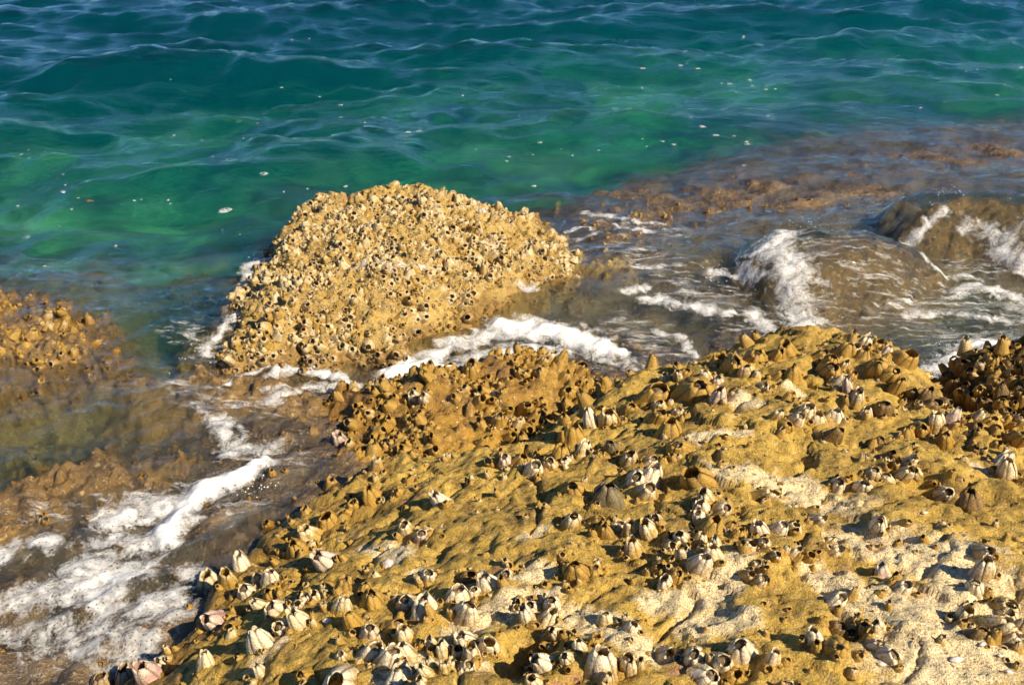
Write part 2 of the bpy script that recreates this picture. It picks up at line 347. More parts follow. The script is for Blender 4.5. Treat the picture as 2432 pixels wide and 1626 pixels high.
def foam_material(name="sea_foam", scale=(1, 1, 1), rot=0.0):
    g = NT(name); p = g.map(g.pos(), scale, (0, 0, rot))
    d = g.attr("dens")
    n1 = g.noise(p, 16, 4, 0.6, 0.8); n2 = g.noise(p, 110, 3, 0.6); bub = g.n("TexVoronoi", {"Vector": p, "Scale": 85.0}).outputs["Distance"]
    a = g.math('ADD', d, g.math('ADD', g.math('MULTIPLY', g.math('SUBTRACT', n1, 0.5), 1.7), g.math('MULTIPLY', g.math('SUBTRACT', n2, 0.5), 0.65)))
    a = g.math('ADD', a, g.math('MULTIPLY', g.ramp(d, (.80, 0.0), (1.0, 1.0)), 0.40))
    al = g.ramp(a, (.24, 0.0), (.55, .42), (1.05, .96))
    hole = g.math('MULTIPLY', g.ramp(bub, (.10, 0.6), (.26, 0.0)), g.ramp(d, (.6, 1.0), (.95, 0.15)))
    al = g.math('SUBTRACT', al, hole, True)
    b = g.n("BsdfPrincipled", {"Base Color": (.74, .73, .71, 1), "Roughness": 0.6, "Normal": g.bump(g.math('ADD', g.math('MULTIPLY', n1, 1.5), g.math('MULTIPLY', bub, 0.5)), 0.35, 0.008)})
    b.inputs["Subsurface Weight"].default_value = 0.4; b.inputs["Subsurface Radius"].default_value = (.02, .02, .02); b.inputs["Subsurface Scale"].default_value = 0.5
    m = g.n("MixShader", {0: al, 1: g.n("BsdfTransparent"), 2: b})
    return g.done(m)
M_BED, M_WATER, M_FOAM = seabed_material(), water_material(), foam_material()
M_STREAK = foam_material("streaming_foam", (.55, 2.2, 1), RAD(35)); M_STREAK2 = foam_material("sliding_foam", (.45, 2.4, 1), RAD(-42))

# ------------------------------------------------------------------ mesh helpers
def mesh_np(name, verts, faces, smooth=True):
    me = bpy.data.meshes.new(name)
    verts = np.asarray(verts, np.float32); faces = np.asarray(faces, np.int32)
    k = faces.shape[1]
    me.vertices.add(len(verts)); me.vertices.foreach_set("co", verts.ravel())
    me.loops.add(faces.size); me.loops.foreach_set("vertex_index", faces.ravel())
    me.polygons.add(len(faces)); me.polygons.foreach_set("loop_start", np.arange(0, faces.size, k, dtype=np.int32))
    me.update(calc_edges=True)
    me.polygons.foreach_set("use_smooth", np.full(len(faces), smooth)); me.validate()
    return me
def grid_faces(ny, nx, keep=None):
    i = np.arange(ny * nx).reshape(ny, nx)
    f = np.stack([i[:-1, :-1], i[:-1, 1:], i[1:, 1:], i[1:, :-1]], -1).reshape(-1, 4)
    if keep is not None:
        k = keep.ravel(); f = f[k[f].all(1)]
    return f
def compact(v, f, *attrs):
    u, inv = np.unique(f, return_inverse=True)
    return (v[u], inv.reshape(f.shape)) + tuple(a.ravel()[u] for a in attrs)
def link(name, me, mat=None, parent=None):
    o = bpy.data.objects.new(name, me); COL.objects.link(o)
    if mat is not None: me.materials.clear(); me.materials.append(mat)
    o.parent = parent
    return o
def tag(o, label=None, cat=None, group=None, kind=None):
    if label: o["label"] = label
    if cat: o["category"] = cat
    if group: o["group"] = group
    if kind: o["kind"] = kind
    return o
def add_attr(me, name, vals):
    a = me.attributes.new(name, 'FLOAT', 'POINT'); a.data.foreach_set("value", np.asarray(vals, np.float32))

# ------------------------------------------------------------------ seabed
def axis(lo, hi, f):
    out = [lo]
    while out[-1] < hi: out.append(out[-1] + f(out[-1]))
    return np.array(out)
ys = axis(-1.0, 420, lambda y: 0.02 if y < 4.5 else 0.02 + 0.012 * (y - 4.5) ** 1.2)
us = np.linspace(-1, 1, 330)
Y, U = np.meshgrid(ys, us, indexing='ij'); X = U * (0.65 * np.maximum(Y, 0) + 1.7)
Z = np.maximum(bed_h(X, Y), -4.5)
me = mesh_np("seabed", np.stack([X, Y, Z], -1).reshape(-1, 3), grid_faces(*X.shape))
tag(link("seabed", me, M_BED), kind="structure")

# ------------------------------------------------------------------ water (a closed body: wavy top, sides and bottom)
ys = axis(-0.9, 400, lambda y: 0.014 if y < 2.2 else (0.0065 * y if y < 40 else 0.05 * y))
us = np.linspace(-1, 1, 620)
Y, U = np.meshgrid(ys, us, indexing='ij'); X = U * (0.62 * np.maximum(Y, 0) + 1.5)
Z = water_h(X, Y)
Z[0] = Z[-1] = 0; Z[:, 0] = Z[:, -1] = 0
ny, nx = X.shape
top = np.stack([X, Y, Z], -1).reshape(-1, 3); idx = np.arange(ny * nx).reshape(ny, nx)
loop = np.concatenate([idx[0, :], idx[1:, -1], idx[-1, -2::-1], idx[-2:0:-1, 0]])
low = top[loop].copy(); low[:, 2] = -6.0
nb = len(top); L = len(loop); lo_i = nb + np.arange(L)
side = np.stack([loop, lo_i, np.roll(lo_i, -1), np.roll(loop, -1)], 1)
cen = np.array([[0, 5.0, -6.0]])
me = bpy.data.meshes.new("water")
verts = np.concatenate([top, low, cen])
quads = np.concatenate([grid_faces(ny, nx), side]); tris = np.stack([lo_i, np.full(L, nb + L), np.roll(lo_i, -1)], 1)
me.vertices.add(len(verts)); me.vertices.foreach_set("co", verts.astype(np.float32).ravel())
me.loops.add(quads.size + tris.size); me.loops.foreach_set("vertex_index", np.concatenate([quads.ravel(), tris.ravel()]).astype(np.int32))
me.polygons.add(len(quads) + len(tris))
me.polygons.foreach_set("loop_start", np.concatenate([np.arange(len(quads)) * 4, quads.size + np.arange(len(tris)) * 3]).astype(np.int32))
me.update(calc_edges=True); me.polygons.foreach_set("use_smooth", np.ones(len(me.polygons), bool)); me.validate()
tag(link("water", me, M_WATER), kind="structure")

# ------------------------------------------------------------------ rocks as meshes
PALE = [  # pale bare patches: (photo pixel strokes at height z, radius in photo pixels)
    ([(1700, 1110, 40), (1850, 1150, 60), (2000, 1200, 70)], .44), ([(2050, 1240, 75), (2250, 1330, 120), (2350, 1500, 160), (2200, 1620, 150)], .52),
    ([(1950, 1350, 60), (2080, 1420, 90), (2180, 1560, 110)], .52), ([(1560, 1430, 55), (1700, 1420, 60), (1760, 1340, 40)], .47), ([(1660, 1500, 70), (1740, 1510, 60)], .47),
    ([(1330, 1450, 60), (1450, 1500, 60), (1540, 1590, 60)], .46), ([(1100, 1480, 60), (1220, 1440, 60), (1300, 1420, 40)], .42), ([(930, 1610, 60), (1000, 1560, 60), (1120, 1600, 50)], .42),
    ([(860, 1270, 35), (930, 1310, 50), (960, 1350, 35)], .27), ([(985, 1375, 22)], .30), ([(1740, 960, 25), (1790, 985, 28)], .36), ([(1650, 1050, 25), (1760, 1050, 28)], .38),
    ([(2290, 1100, 18), (2340, 1130, 16)], .44), ([(1250, 1280, 30), (1290, 1260, 20)], .36), ([(1230, 1370, 35), (1300, 1375, 30)], .40), ([(1870, 930, 16), (1900, 950, 16)], .38), ([(660, 1560, 30), (610, 1600, 30)], .25)]
def to_world_strokes(strokes, z):
    out = []
    for px, py, r in strokes:
        x, y = P(px, py, z); d = math.sqrt(x * x + y * y + (CAM_H - z) ** 2); out.append((x, y, r / FPX * d))
    return out
PALE_W = [to_world_strokes(s, z) for s, z in PALE]
def pale_field(x, y):
    v = np.full(np.shape(x), 0.0)
    for s in PALE_W:
        v = np.maximum(v, np.clip(1.25 - 0.8 * stroke_d(s, x, y), 0, 1))
    return v
def rock_mesh(name, R, mat, step, label, margin=0.35, pale=False):
    x0, x1, y0, y1 = R.bb
    x0 -= margin; x1 += margin; y0 -= margin; y1 += margin
    xs = np.arange(x0, x1, step); ysx = np.arange(y0, y1, step)
    X, Y = np.meshgrid(xs, ysx)
    Z = R.h(X, Y)
    keep = Z > bed_h(X, Y, False) - 0.10
    v = np.stack([X, Y, Z], -1).reshape(-1, 3); f = grid_faces(*X.shape, keep=keep)
    v, f, px = compact(v, f, pale_field(X, Y) if pale else np.zeros_like(X))
    me = mesh_np(name, v, f); add_attr(me, "pale", px)
    return tag(link(name, me, mat), label, "rock")
rock_mesh("shore_rock", SLAB, M_SLAB, 0.0066, "broad golden algae-covered shore rock with pale bare patches, studded with large barnacles", pale=True)
rock_mesh("wet_rock", LUMP, M_LUMP, 0.007, "wet golden lump of rock between the white foam and the broad shore rock")
rock_mesh("barnacled_rock", MOUND, M_MOUND, 0.009, "rounded rock mound crusted all over with small barnacles, sea behind it")
rock_mesh("washed_boulder", WASH1, M_WASH, 0.011, "brown boulder under a running film of water, foam falling down its side")
rock_mesh("washed_boulder", WASH2, M_WASH, 0.011, "dark brown washed boulder behind the foam-edged boulder")
rock_mesh("dark_rock", DARK, M_DARK, 0.009, "dark brown rock packed with hollow barnacles beside the broad shore rock")
rock_mesh("half_drowned_rock", LEFT1, M_WASH, 0.010, "rough brown rock barely above the blue water, away from the foam")
rock_mesh("half_drowned_rock", LEFT2, M_WASH, 0.010, "low brown rock washed by water above the thick spread of foam")
rock_mesh("drowned_rock", LEFT3, M_WASH, 0.011, "flat brown rock just under the streaming water beside the wet golden lump")

# ------------------------------------------------------------------ survey grid of the shore: the top of rock or bed at every centimetre
GX0, GX1, GY0, GY1, GS = -3.3, 3.3, 0.5, 6.6, 0.01
gxs = np.arange(GX0, GX1, GS); gys = np.arange(GY0, GY1, GS)
GXX, GYY = np.meshgrid(gxs, gys)
HC = bed_h(GXX, GYY); WHO = np.full(HC.shape, -1)
for i, R in enumerate(ROCKS):
    x0, x1, y0, y1 = R.bb
    a, b = np.searchsorted(gxs, [x0 - .35, x1 + .35]); c, d = np.searchsorted(gys, [y0 - .35, y1 + .35])
    if b > a and d > c:
        h = R.h(GXX[c:d, a:b], GYY[c:d, a:b]); m = h > HC[c:d, a:b]
        HC[c:d, a:b] = np.where(m, h, HC[c:d, a:b]); WHO[c:d, a:b] = np.where(m, i, WHO[c:d, a:b])
def lut(G, x, y):
    fx = np.clip((np.asarray(x) - GX0) / GS, 0, len(gxs) - 1.001); fy = np.clip((np.asarray(y) - GY0) / GS, 0, len(gys) - 1.001)
    i = fx.astype(int); j = fy.astype(int); u = fx - i; v = fy - j
    return (G[j, i] * (1 - u) + G[j, i + 1] * u) * (1 - v) + (G[j + 1, i] * (1 - u) + G[j + 1, i + 1] * u) * v
def who(x, y):
    return WHO[np.clip(((np.asarray(y) - GY0) / GS).astype(int), 0, len(gys) - 1), np.clip(((np.asarray(x) - GX0) / GS).astype(int), 0, len(gxs) - 1)]
def normal(x, y, e=0.02):
    n = np.array([lut(HC, x - e, y) - lut(HC, x + e, y), lut(HC, x, y - e) - lut(HC, x, y + e), 2 * e * np.ones_like(np.asarray(x, float))])
    return n / np.linalg.norm(n, axis=0)
def hit(px, py):
    d = ray(px, py); t = np.linspace(0.8, 8, 3000)
    x, y, z = d[0] * t, d[1] * t, CAM_H + d[2] * t
    k = np.argmax(z < lut(HC, x, y))
    return x[k], y[k], lut(HC, x[k], y[k]), t[k]

# ------------------------------------------------------------------ barnacles
def shell_colour(name, base, tip, streak, gloss=0.6, mixlo=.25, mixhi=.75):
    g = NT(name); p = g.pos(); t = g.attr("tip")
    loc = g.n("ObjectInfo").outputs["Location"]
    own = g.attr('own') if name == 'shell_small' else g.noise(loc, 37.0, 1)
    n1 = g.noise(p, 60, 4, 0.6); n2 = g.noise(p, 240, 3, 0.65); n3 = g.noise(p, 22, 3)
    f = g.math('ADD', t, g.math('ADD', g.math('MULTIPLY', g.math('SUBTRACT', n1, 0.5), 1.9), g.math('MULTIPLY', g.math('SUBTRACT', own, 0.5), 1.6)))
    c = g.mix(g.ramp(f, (mixlo, 0.0), (mixhi, 1.0)), base, tip)
    c = g.mix(g.ramp(n3, (.56, 0.0), (.68, 0.7)), c, streak)
    c = g.mix(g.ramp(n2, (.58, 0.0), (.68, 0.6)), c, (.16, .11, .06))
    c = g.mix(g.ramp(g.noise(g.map(p, loc=(3, 5, 2)), 85, 4, .65), (.54, 0.0), (.66, 0.7)), c, base)
    c = g.mix(g.math('MULTIPLY', g.attr("seam"), 0.6), c, (.10, .065, .035))
    c = g.mix(0.7, c, g.ramp(n2, (.28, .35), (.72, 1.5)), 'MULTIPLY')
    zz = g.n("SeparateXYZ", {0: p}).outputs[2]
    soak = g.ramp(g.math('ADD', g.math('MULTIPLY', g.math('SUBTRACT', .035, zz), 11.0), g.math('MULTIPLY', n3, 1.0)), (.35, 0.0), (.75, 1.0))
    c = g.mix(g.math('MULTIPLY', soak, .8), c, (.50, .42, .36), 'MULTIPLY'); gloss = g.math('SUBTRACT', gloss, g.math('MULTIPLY', soak, .38))
    b = g.n("BsdfPrincipled", {"Base Color": c, "Roughness": gloss, "Normal": g.bump(g.math('ADD', n1, n2), 0.7, 0.004)})
    b.inputs["Specular IOR Level"].default_value = 0.3
    return g.done(b)
BM = {
    'w': shell_colour("shell_white", (.48, .33, .14), (.80, .68, .47), (.62, .46, .34), mixlo=-.05, mixhi=.6),
    'c': shell_colour("shell_cream", (.44, .27, .05), (.76, .62, .38), (.50, .34, .18), mixlo=.2, mixhi=.75),
    'o': shell_colour("shell_golden", (.40, .225, .028), (.46, .28, .06), (.24, .14, .03), mixlo=.3, mixhi=.9),
    'b': shell_colour("shell_brown", (.16, .09, .02), (.26, .16, .05), (.10, .06, .025)),
    'p': shell_colour("shell_pink", (.50, .30, .25), (.70, .57, .42), (.54, .36, .31), mixlo=.1, mixhi=.6),
    'g': shell_colour("shell_grey", (.17, .13, .06), (.24, .19, .10), (.12, .10, .06)),
    'm': shell_colour("shell_small", (.42, .25, .045), (.68, .54, .30), (.46, .29, .10), mixlo=.2, mixhi=.95),
}
def dark_material():
    g = NT("operculum"); p = g.pos()
    c = g.mix(g.ramp(g.noise(p, 90, 3), (.4, 0.0), (.62, 1.0)), (.055, .035, .025), (.22, .16, .09))
    return g.done(g.n("BsdfPrincipled", {"Base Color": c, "Roughness": 0.5}))
M_OPER = dark_material()

class Proto:
    """one barnacle of base width 1: ridged wall plates round a slanting, jagged mouth"""
    def __init__(self, seed, H, mouth, bulge, jag, n=6, lumpy=0.0):
        r = random.Random(seed); self.H, self.n, self.seed, self.lumpy = H, n, seed, lumpy
        a = [i / n * 2 * math.pi + r.uniform(-.16, .16) for i in range(n)]
        self.b = a + [a[0] + 2 * math.pi]
        self.mouth, self.bulge, self.jag = mouth, bulge, jag
        self.pk = [r.uniform(-.07, .09) for _ in range(n)]; self.lean = r.uniform(0, 6.28); self.lv = r.uniform(.04, .13)
        self.off = (math.cos(self.lean) * r.uniform(0, .10), math.sin(self.lean) * r.uniform(0, .10))
    def point(self, i, s, t, inner=False):
        th = self.b[i] + (self.b[i + 1] - self.b[i]) * s
        e = min(s, 1 - s)
        prof = np.interp(t, [-.12, 0, .25, .5, .75, 1], [.72, .60, .53 + self.bulge * .25, .47 + self.bulge * .3, (.45 + self.mouth) / 2 + self.bulge * .2, self.mouth])
        rim = 1 + self.jag * (0.5 - abs(s - .5) * 2) + self.pk[i] + self.lv * math.cos(th - self.lean)
        r = prof * (1 - .06 * math.exp(-(e / .09) ** 2) * (1 if not inner else 0) + .022 * math.sin(s * 25 + i))
        r *= 1 + self.lumpy * math.sin(3 * th + 5 * t + self.seed) * .5 + self.lumpy * math.sin(7 * th - 9 * t) * .3
        if inner: r *= .80
        z = t * self.H * (rim if t > 0 else 1)
        return (r * math.cos(th) * 1.06 + self.off[0] * t, r * math.sin(th) * .96 + self.off[1] * t, z)
    def plate(self, i, cols=5, rows=(-.12, .2, .5, .8, 1.0), inner=(.78, .2)):
        v, f, tip, seam = [], [], [], []
        W = cols + 1; sm = [1.0 if c in (0, cols) else 0.0 for c in range(W)]
        for t in rows:
            for c in range(W): v.append(self.point(i, c / cols, t)); tip.append(max(0, t))
        for t in inner:
            for c in range(W): v.append(self.point(i, c / cols, t, True)); tip.append(t * .5)
        for rr in range(len(rows) + len(inner) - 1):
            for c in range(cols):
                k = rr * W + c; f.append((k, k + 1, k + 1 + W, k + W))
        return np.array(v), np.array(f), np.array([tip, sm * (len(rows) + len(inner))]).T
    def shell(self, **kw):
        V, F, T, o = [], [], [], 0
        for i in range(self.n):
            v, f, t = self.plate(i, **kw); V.append(v); F.append(f + o); T.append(t); o += len(v)
        return np.concatenate(V), np.concatenate(F), np.concatenate(T)
    def operculum(self):
        m = self.mouth * .86; z0 = self.H * .70; v = [(0, 0, z0 * .6)]; f = []
        N = 10
        for k in range(N):
            a = k / N * 2 * math.pi; v.append((m * math.cos(a) * 1.1 + self.off[0] * .7, m * math.sin(a) + self.off[1] * .7, z0 + .02 * math.sin(5 * a)))
        ca, sa = math.cos(self.lean), math.sin(self.lean)
        for d, h in ((-.5, .10), (0., .20), (.45, .15)): v.append((d * m * ca + self.off[0] * .7, d * m * sa + self.off[1] * .7, z0 + h * self.H * .8))
        for k in range(N):
            a, b = 1 + k, 1 + (k + 1) % N
            pr = lambda q: math.cos((q - 1) / N * 6.283 - self.lean)
            w = lambda q: 11 if pr(q) < -.4 else (13 if pr(q) > .4 else 12)
            f.append((a, b, w(a)))
            if w(a) != w(b): f.append((b, w(b), w(a)))
        f += [(11, 12, 13)]
        return np.array(v), np.array(f)
PROTOS = [Proto(1, 1.05, .28, .12, .05, lumpy=.05), Proto(2, .92, .28, .16, .05, lumpy=.07), Proto(3, 1.28, .26, .14, .06, lumpy=.05), Proto(4, .76, .26, .10, .04, lumpy=.08), Proto(5, 1.10, .31, .08, .08, n=5, lumpy=.06), Proto(6, .84, .20, .18, .05, lumpy=.16), Proto(7, 1.18, .27, .18, .09, n=5, lumpy=.09)]
for q, pr in enumerate(PROTOS):
    pr.plates = []
    for i in range(pr.n):
        v, f, t = pr.plate(i); me = mesh_np("plate", v, f); add_attr(me, "tip", t[:, 0]); add_attr(me, "seam", t[:, 1]); me.materials.append(None); pr.plates.append(me)
    v, f, t = pr.shell(cols=3, rows=(-.12, .3, .7, 1.0), inner=(.25,)); me = mesh_np("shell", v, f); add_attr(me, "tip", t[:, 0]); add_attr(me, "seam", t[:, 1]); me.materials.append(None); pr.whole = me
    v, f = pr.operculum(); me = mesh_np("operculum", v, f, False); me.materials.append(None); pr.oper = me

# surveyed barnacles: four sheets of the photo (origin), then x, y of the body's middle, width, kind, all in sheet units (1 photo pixel = 3.796)
SURVEY = [((1216, 800), """330 160 90 c|430 130 90 c|690 210 70 c|200 1150 130 w|360 1110 110 c|885 710 150 c|715 750 110 w|1060 610 140 o|990 740 90 o|1330 590 110 c|1400 590 70 c|1500 640 100 c|1290 470 210 o|1660 400 240 o|1750 350 80 c|1860 370 90 p|1850 520 120 p|1880 210 150 o|2000 210 180 o|2120 280 130 c|2180 140 160 o|2270 420 90 w|1420 800 170 o|1300 700 150 o|1490 940 150 o|1510 790 60 w|900 950 140 g|560 850 150 o|490 880 110 o|650 1000 120 c|490 1090 90 w|450 1030 140 o|1050 1070 140 c|1260 1080 100 c|1130 1230 150 w|1240 1230 160 w|1200 1350 140 c|870 1370 270 g|560 1330 160 o|1710 1220 220 o|2260 1400 130 c|1770 1430 140 c|1720 1530 120 w|1900 1500 130 c|600 270 140 o|480 330 90 o|500 460 120 o|270 560 80 o|320 530 60 o|300 650 80 o|240 680 90 c|1560 300 90 o|1500 330 80 c|1380 360 80 c|80 1090 120 o|220 1060 90 o|790 1040 80 o"""),
 ((1824, 800), """170 100 150 o|250 130 60 c|80 140 110 o|480 140 90 o|560 200 120 o|760 80 110 w|850 60 100 w|700 100 130 o|850 130 100 o|980 50 100 o|1090 40 90 b|1200 150 180 o|1070 120 80 p|1000 220 160 o|1090 280 150 o|670 250 80 c|560 270 160 o|1300 320 60 w|1340 230 80 o|650 380 120 c|740 340 90 o|720 440 90 p|100 320 100 o|220 310 120 o|190 540 110 o|330 650 130 c|250 710 110 c|150 760 120 o|430 740 130 c|70 690 90 c|600 680 110 w|880 660 100 c|1030 610 160 b|800 520 110 c|1440 500 140 b|1300 490 90 b|1590 570 100 b|1450 590 120 b|1530 740 130 c|1650 720 100 p|1770 750 120 o|1890 700 90 c|1860 800 120 b|1980 740 90 o|2060 810 110 o|1370 790 140 o|1250 850 100 o|1220 900 80 c|1600 900 110 o|1000 930 100 b|1120 1040 110 b|590 860 110 b|1860 980 100 b|950 1190 110 c|1060 1150 100 o|1070 1240 110 c|1210 1200 120 c|1280 1090 100 w|1330 1190 90 c|1450 1210 80 b|1190 1300 60 c|1560 1250 80 c|1700 1290 80 c|1590 1360 120 w|620 1310 110 w|850 1320 140 w|2110 1090 130 w|2150 1180 140 c|1910 1390 80 c|1820 1460 180 b|660 1070 60 w|730 1100 60 w|430 1520 80 c|1810 440 100 b|1920 460 110 o|2000 440 90 b|2050 380 90 o|2110 470 90 b|1760 550 80 c|1870 530 120 b|1990 580 90 b|2110 580 100 o|2020 180 100 o|1930 230 90 c|2090 260 100 o|2160 220 90 b|1830 300 110 b|1700 390 110 b|1640 330 100 b|1780 230 120 b|2140 720 90 o|2250 710 100 c|2130 640 90 b|2240 880 130 o|2200 380 90 o|2280 500 100 b"""),
 ((1216, 1213), """540 60 120 c|780 60 110 o|840 150 100 o|940 110 110 c|1075 140 120 c|1250 150 140 c|1310 50 110 w|1350 170 70 o|1420 270 110 c|1530 190 120 w|1690 250 120 c|1560 380 140 c|1690 430 160 w|1820 360 130 c|1840 260 90 c|1900 390 70 p|1740 510 80 b|1790 100 170 o|1700 20 110 w|1970 120 90 o|2040 190 120 o|2130 270 130 c|2240 140 120 w|2270 260 110 c|2160 390 80 c|2210 460 90 c|2130 550 100 c|2220 600 100 c|1100 310 140 c|1340 480 140 o|1470 550 120 o|1390 650 140 w|590 490 200 o|480 450 100 b|760 520 120 o|850 930 120 c|200 830 110 w|50 870 90 c|145 930 140 w|320 930 140 c|410 1060 110 c|480 1090 90 o|1090 1020 120 w|610 1200 110 w|740 1160 110 o|500 1290 110 c|410 1210 80 c|810 1320 210 w|1050 1340 150 c|1375 1270 150 w|1500 1310 90 w|1640 1260 150 w|1740 1420 200 w|1880 1310 160 c|2060 1210 170 w|1980 1440 170 o|1790 1160 80 b|200 1500 120 c|150 1400 90 c|1640 1060 70 b|310 1330 150 w|370 800 120 w"""),
 ((1824, 1213), """100 130 110 w|230 120 110 c|120 270 80 c|310 180 60 c|60 370 90 c|215 370 100 c|350 370 110 o|130 440 80 c|430 40 100 w|550 50 80 c|520 260 100 c|560 340 100 c|410 280 70 o|1000 80 110 w|1410 20 60 w|1730 80 70 w|1030 540 100 p|1190 660 120 w|600 790 160 w|1920 320 120 w|1940 500 150 w|1860 650 130 w|2010 370 80 b|1790 920 150 c|2140 800 160 c|2150 900 130 c|1970 980 200 c|1900 1070 130 b|2140 1120 150 w|2280 1020 120 c|620 1170 160 o|420 1120 120 w|740 1050 150 b|600 1010 150 b|1000 1020 110 c|960 1180 110 w|1100 1260 160 w|40 1310 110 c|200 1550 100 c|830 930 70 b|2000 1120 80 b"""),
 ((608, 800), """1690 1450 140 w|1830 1420 60 w|1430 520 90 w|1520 520 90 w|1940 250 130 o|1400 310 120 o|1490 250 70 c|1120 400 110 c|780 920 120 p|760 1530 80 w|850 1330 80 c|1280 1360 90 o|550 1450 70 c|1060 1400 160 o|880 1480 100 o|2180 720 90 c|1870 860 80 p|1980 960 80 c|2250 1090 100 p"""),
 ((608, 1213), """120 110 110 o|230 130 80 o|500 180 150 c|380 300 140 o|640 60 150 o|140 570 130 w|20 590 100 c|150 700 130 o|280 650 90 o|190 840 140 w|310 830 90 w|380 810 90 w|450 770 90 w|40 820 90 c|270 1000 140 w|410 950 150 c|560 420 80 p|660 400 160 p|750 280 60 w|820 400 80 b|950 300 80 o|1350 130 110 c|1500 180 110 p|1550 540 140 w|790 640 100 o|770 850 140 c|660 790 80 c|560 750 90 c|980 670 100 o|1060 750 170 o|1100 860 70 p|880 950 140 o|1360 780 140 w|1360 870 80 o|1530 850 170 w|1920 560 150 b|2110 620 160 w|2240 550 130 w|1820 730 160 w|1970 690 120 w|1890 870 170 w|1030 1050 140 w|1250 1000 160 o|1350 1090 130 c|1040 1250 170 w|1210 1290 180 w|1370 1230 130 w|1580 1170 100 c|1700 1240 120 c|1830 1240 120 c|1950 1280 150 c|1900 1390 120 c|1700 1390 100 c|1550 1430 110 c|1500 1520 100 c|1290 1470 190 w|760 1470 230 w|440 1450 120 o|770 1270 90 c|60 1160 170 w|50 1420 100 c|1910 1130 140 w|2100 1170 140 w|1470 1060 80 b|900 1130 70 b"""),
 ((200, 1213), """1430 460 130 w|1310 600 130 c|1130 620 160 c|1470 690 130 w|1190 930 150 p|600 1420 170 p|370 1450 150 w|720 1320 100 w|150 1500 180 c|1330 1000 130 o|1100 1330 120 c""")]
rnd = random.Random(5)
spots = []
for (ox, oy), rows in SURVEY:
    for row in rows.split("|"):
        x, y, w, k = row.split(); x, y, w = float(x), float(y), float(w)
        spots.append((ox + x / 3.796, oy + (y + 0.42 * w) / 3.796, w / 3.796, k))
spots.sort(key=lambda q: -q[2]); spots = spots[:300]
barn = []
for px, py, w, k in spots:
    x, y, z, t = hit(px, py)
    barn.append(dict(x=x, y=y, z=z, w=w / FPX * t * (1.15 if k != 'g' else .88), k=k, px=w))
bx = np.array([[b['x'], b['y']] for b in barn])
LOOK = {'w': 'white ridged', 'c': 'cream-and-ochre', 'o': 'golden algae-coated', 'b': 'dark brown', 'p': 'pink-streaked', 'g': 'grey-brown knobbly'}
PLACE = {0: 'on golden shore rock', 1: 'on the wet golden lump', 2: 'on the rounded mound', 5: 'on the dark rock', -1: 'in the shallows', 3: 'on the washed boulder', 4: 'on the washed boulder', 6: 'on a half drowned rock', 7: 'on a half drowned rock', 8: 'on the drowned rock'}
MARKS = [(hit(*q)[:2], t) for q, t in [((921, 1333), 'near the limpet'), ((1445, 1170), 'near the big grey barnacle'), ((2269, 1568), 'near the big white snail shell'), ((1265, 1535), 'by the dark pit'), ((1530, 1130), 'near the twin white barnacles')]]
def set_mat(o, m):
    o.material_slots[0].link = 'OBJECT'; o.material_slots[0].material = m
EDGE_W = np.array(SLAB.poly)
for b in barn:
    k = b['k']
    if k == 'g': pr = PROTOS[5]
    elif k in 'ob': pr = rnd.choice([PROTOS[1], PROTOS[3], PROTOS[5], PROTOS[5]])
    else: pr = rnd.choice(PROTOS[:5] + PROTOS[6:])
    n = normal(b['x'], b['y'], 0.03); up = Vector((float(n[0]), float(n[1]), float(n[2]))) * .75 + Vector((rnd.uniform(-.25, .40), rnd.uniform(-.85, -.05), .40))
    tilt = up.normalized()
    q = tilt.to_track_quat('Z', 'Y') @ Matrix.Rotation(rnd.uniform(0, 6.28), 3, 'Z').to_quaternion()
    root = bpy.data.objects.new("barnacle", None); COL.objects.link(root); root.empty_display_size = 0.02
    hs = rnd.uniform(.88, 1.15)
    root.location = (b['x'], b['y'], b['z'] - 0.09 * b['w']); root.rotation_mode = 'QUATERNION'; root.rotation_quaternion = q; root.scale = (b['w'] * rnd.uniform(.9, 1.1), b['w'] * rnd.uniform(.85, 1.05), b['w'] * hs)
    if b['px'] >= 28:
        for me in pr.plates:
            o = link("plate", me, None, root); set_mat(o, BM[k])
    else:
        o = link("shell", pr.whole, None, root); set_mat(o, BM[k])
    open_ = rnd.random() < .35
    if not open_:
        o = link("operculum", pr.oper, None, root); set_mat(o, M_OPER)
    near = int((np.hypot(bx[:, 0] - b['x'], bx[:, 1] - b['y']) < 0.062).sum()) - 1
    wi = int(who(b['x'], b['y']))
    place = PLACE[wi]
    if wi == 0:
        pale = float(pale_field(np.array([b['x']]), np.array([b['y']]))[0])
        edge = float(poly_sdf(SLAB.poly, np.array([b['x']]), np.array([b['y']]))[0])
        if pale > .45: place = 'on a pale rock patch'
        elif edge > -0.16: place = 'on shore rock\'s wet edge' if b['x'] < 0.1 else 'on shore rock\'s ridge'
        for (mx, my), mt in MARKS:
            if 0.02 < math.hypot(mx - b['x'], my - b['y']) < .17: place = mt
    size = 'large ' if b['w'] > .040 else ('small ' if b['w'] < .027 else '')
    dd = np.hypot(bx[:, 0] - b['x'], bx[:, 1] - b['y']); dd[dd < 1e-6] = 9; nb = barn[int(dd.argmin())]
    crowd = 'alone' if near == 0 else 'beside a ' + ('large ' if nb['w'] > .040 else ('small ' if nb['w'] < .027 else '')) + {'w': 'white', 'c': 'cream', 'o': 'golden', 'b': 'brown', 'p': 'pinkish', 'g': 'grey'}[nb['k']] + ' one' + ('' if near == 1 else ' in a cluster')
    lab = f"{size}{'tall ' if pr.H * hs > 1.12 else ('squat ' if pr.H * hs < .85 else '')}{'hollow ' if open_ else ''}{LOOK[k]} barnacle {crowd} {place}"
    if len(lab.split()) > 16: lab = lab.replace(' in a cluster', '')
    tag(root, lab, "barnacle", "barnacles " + place)

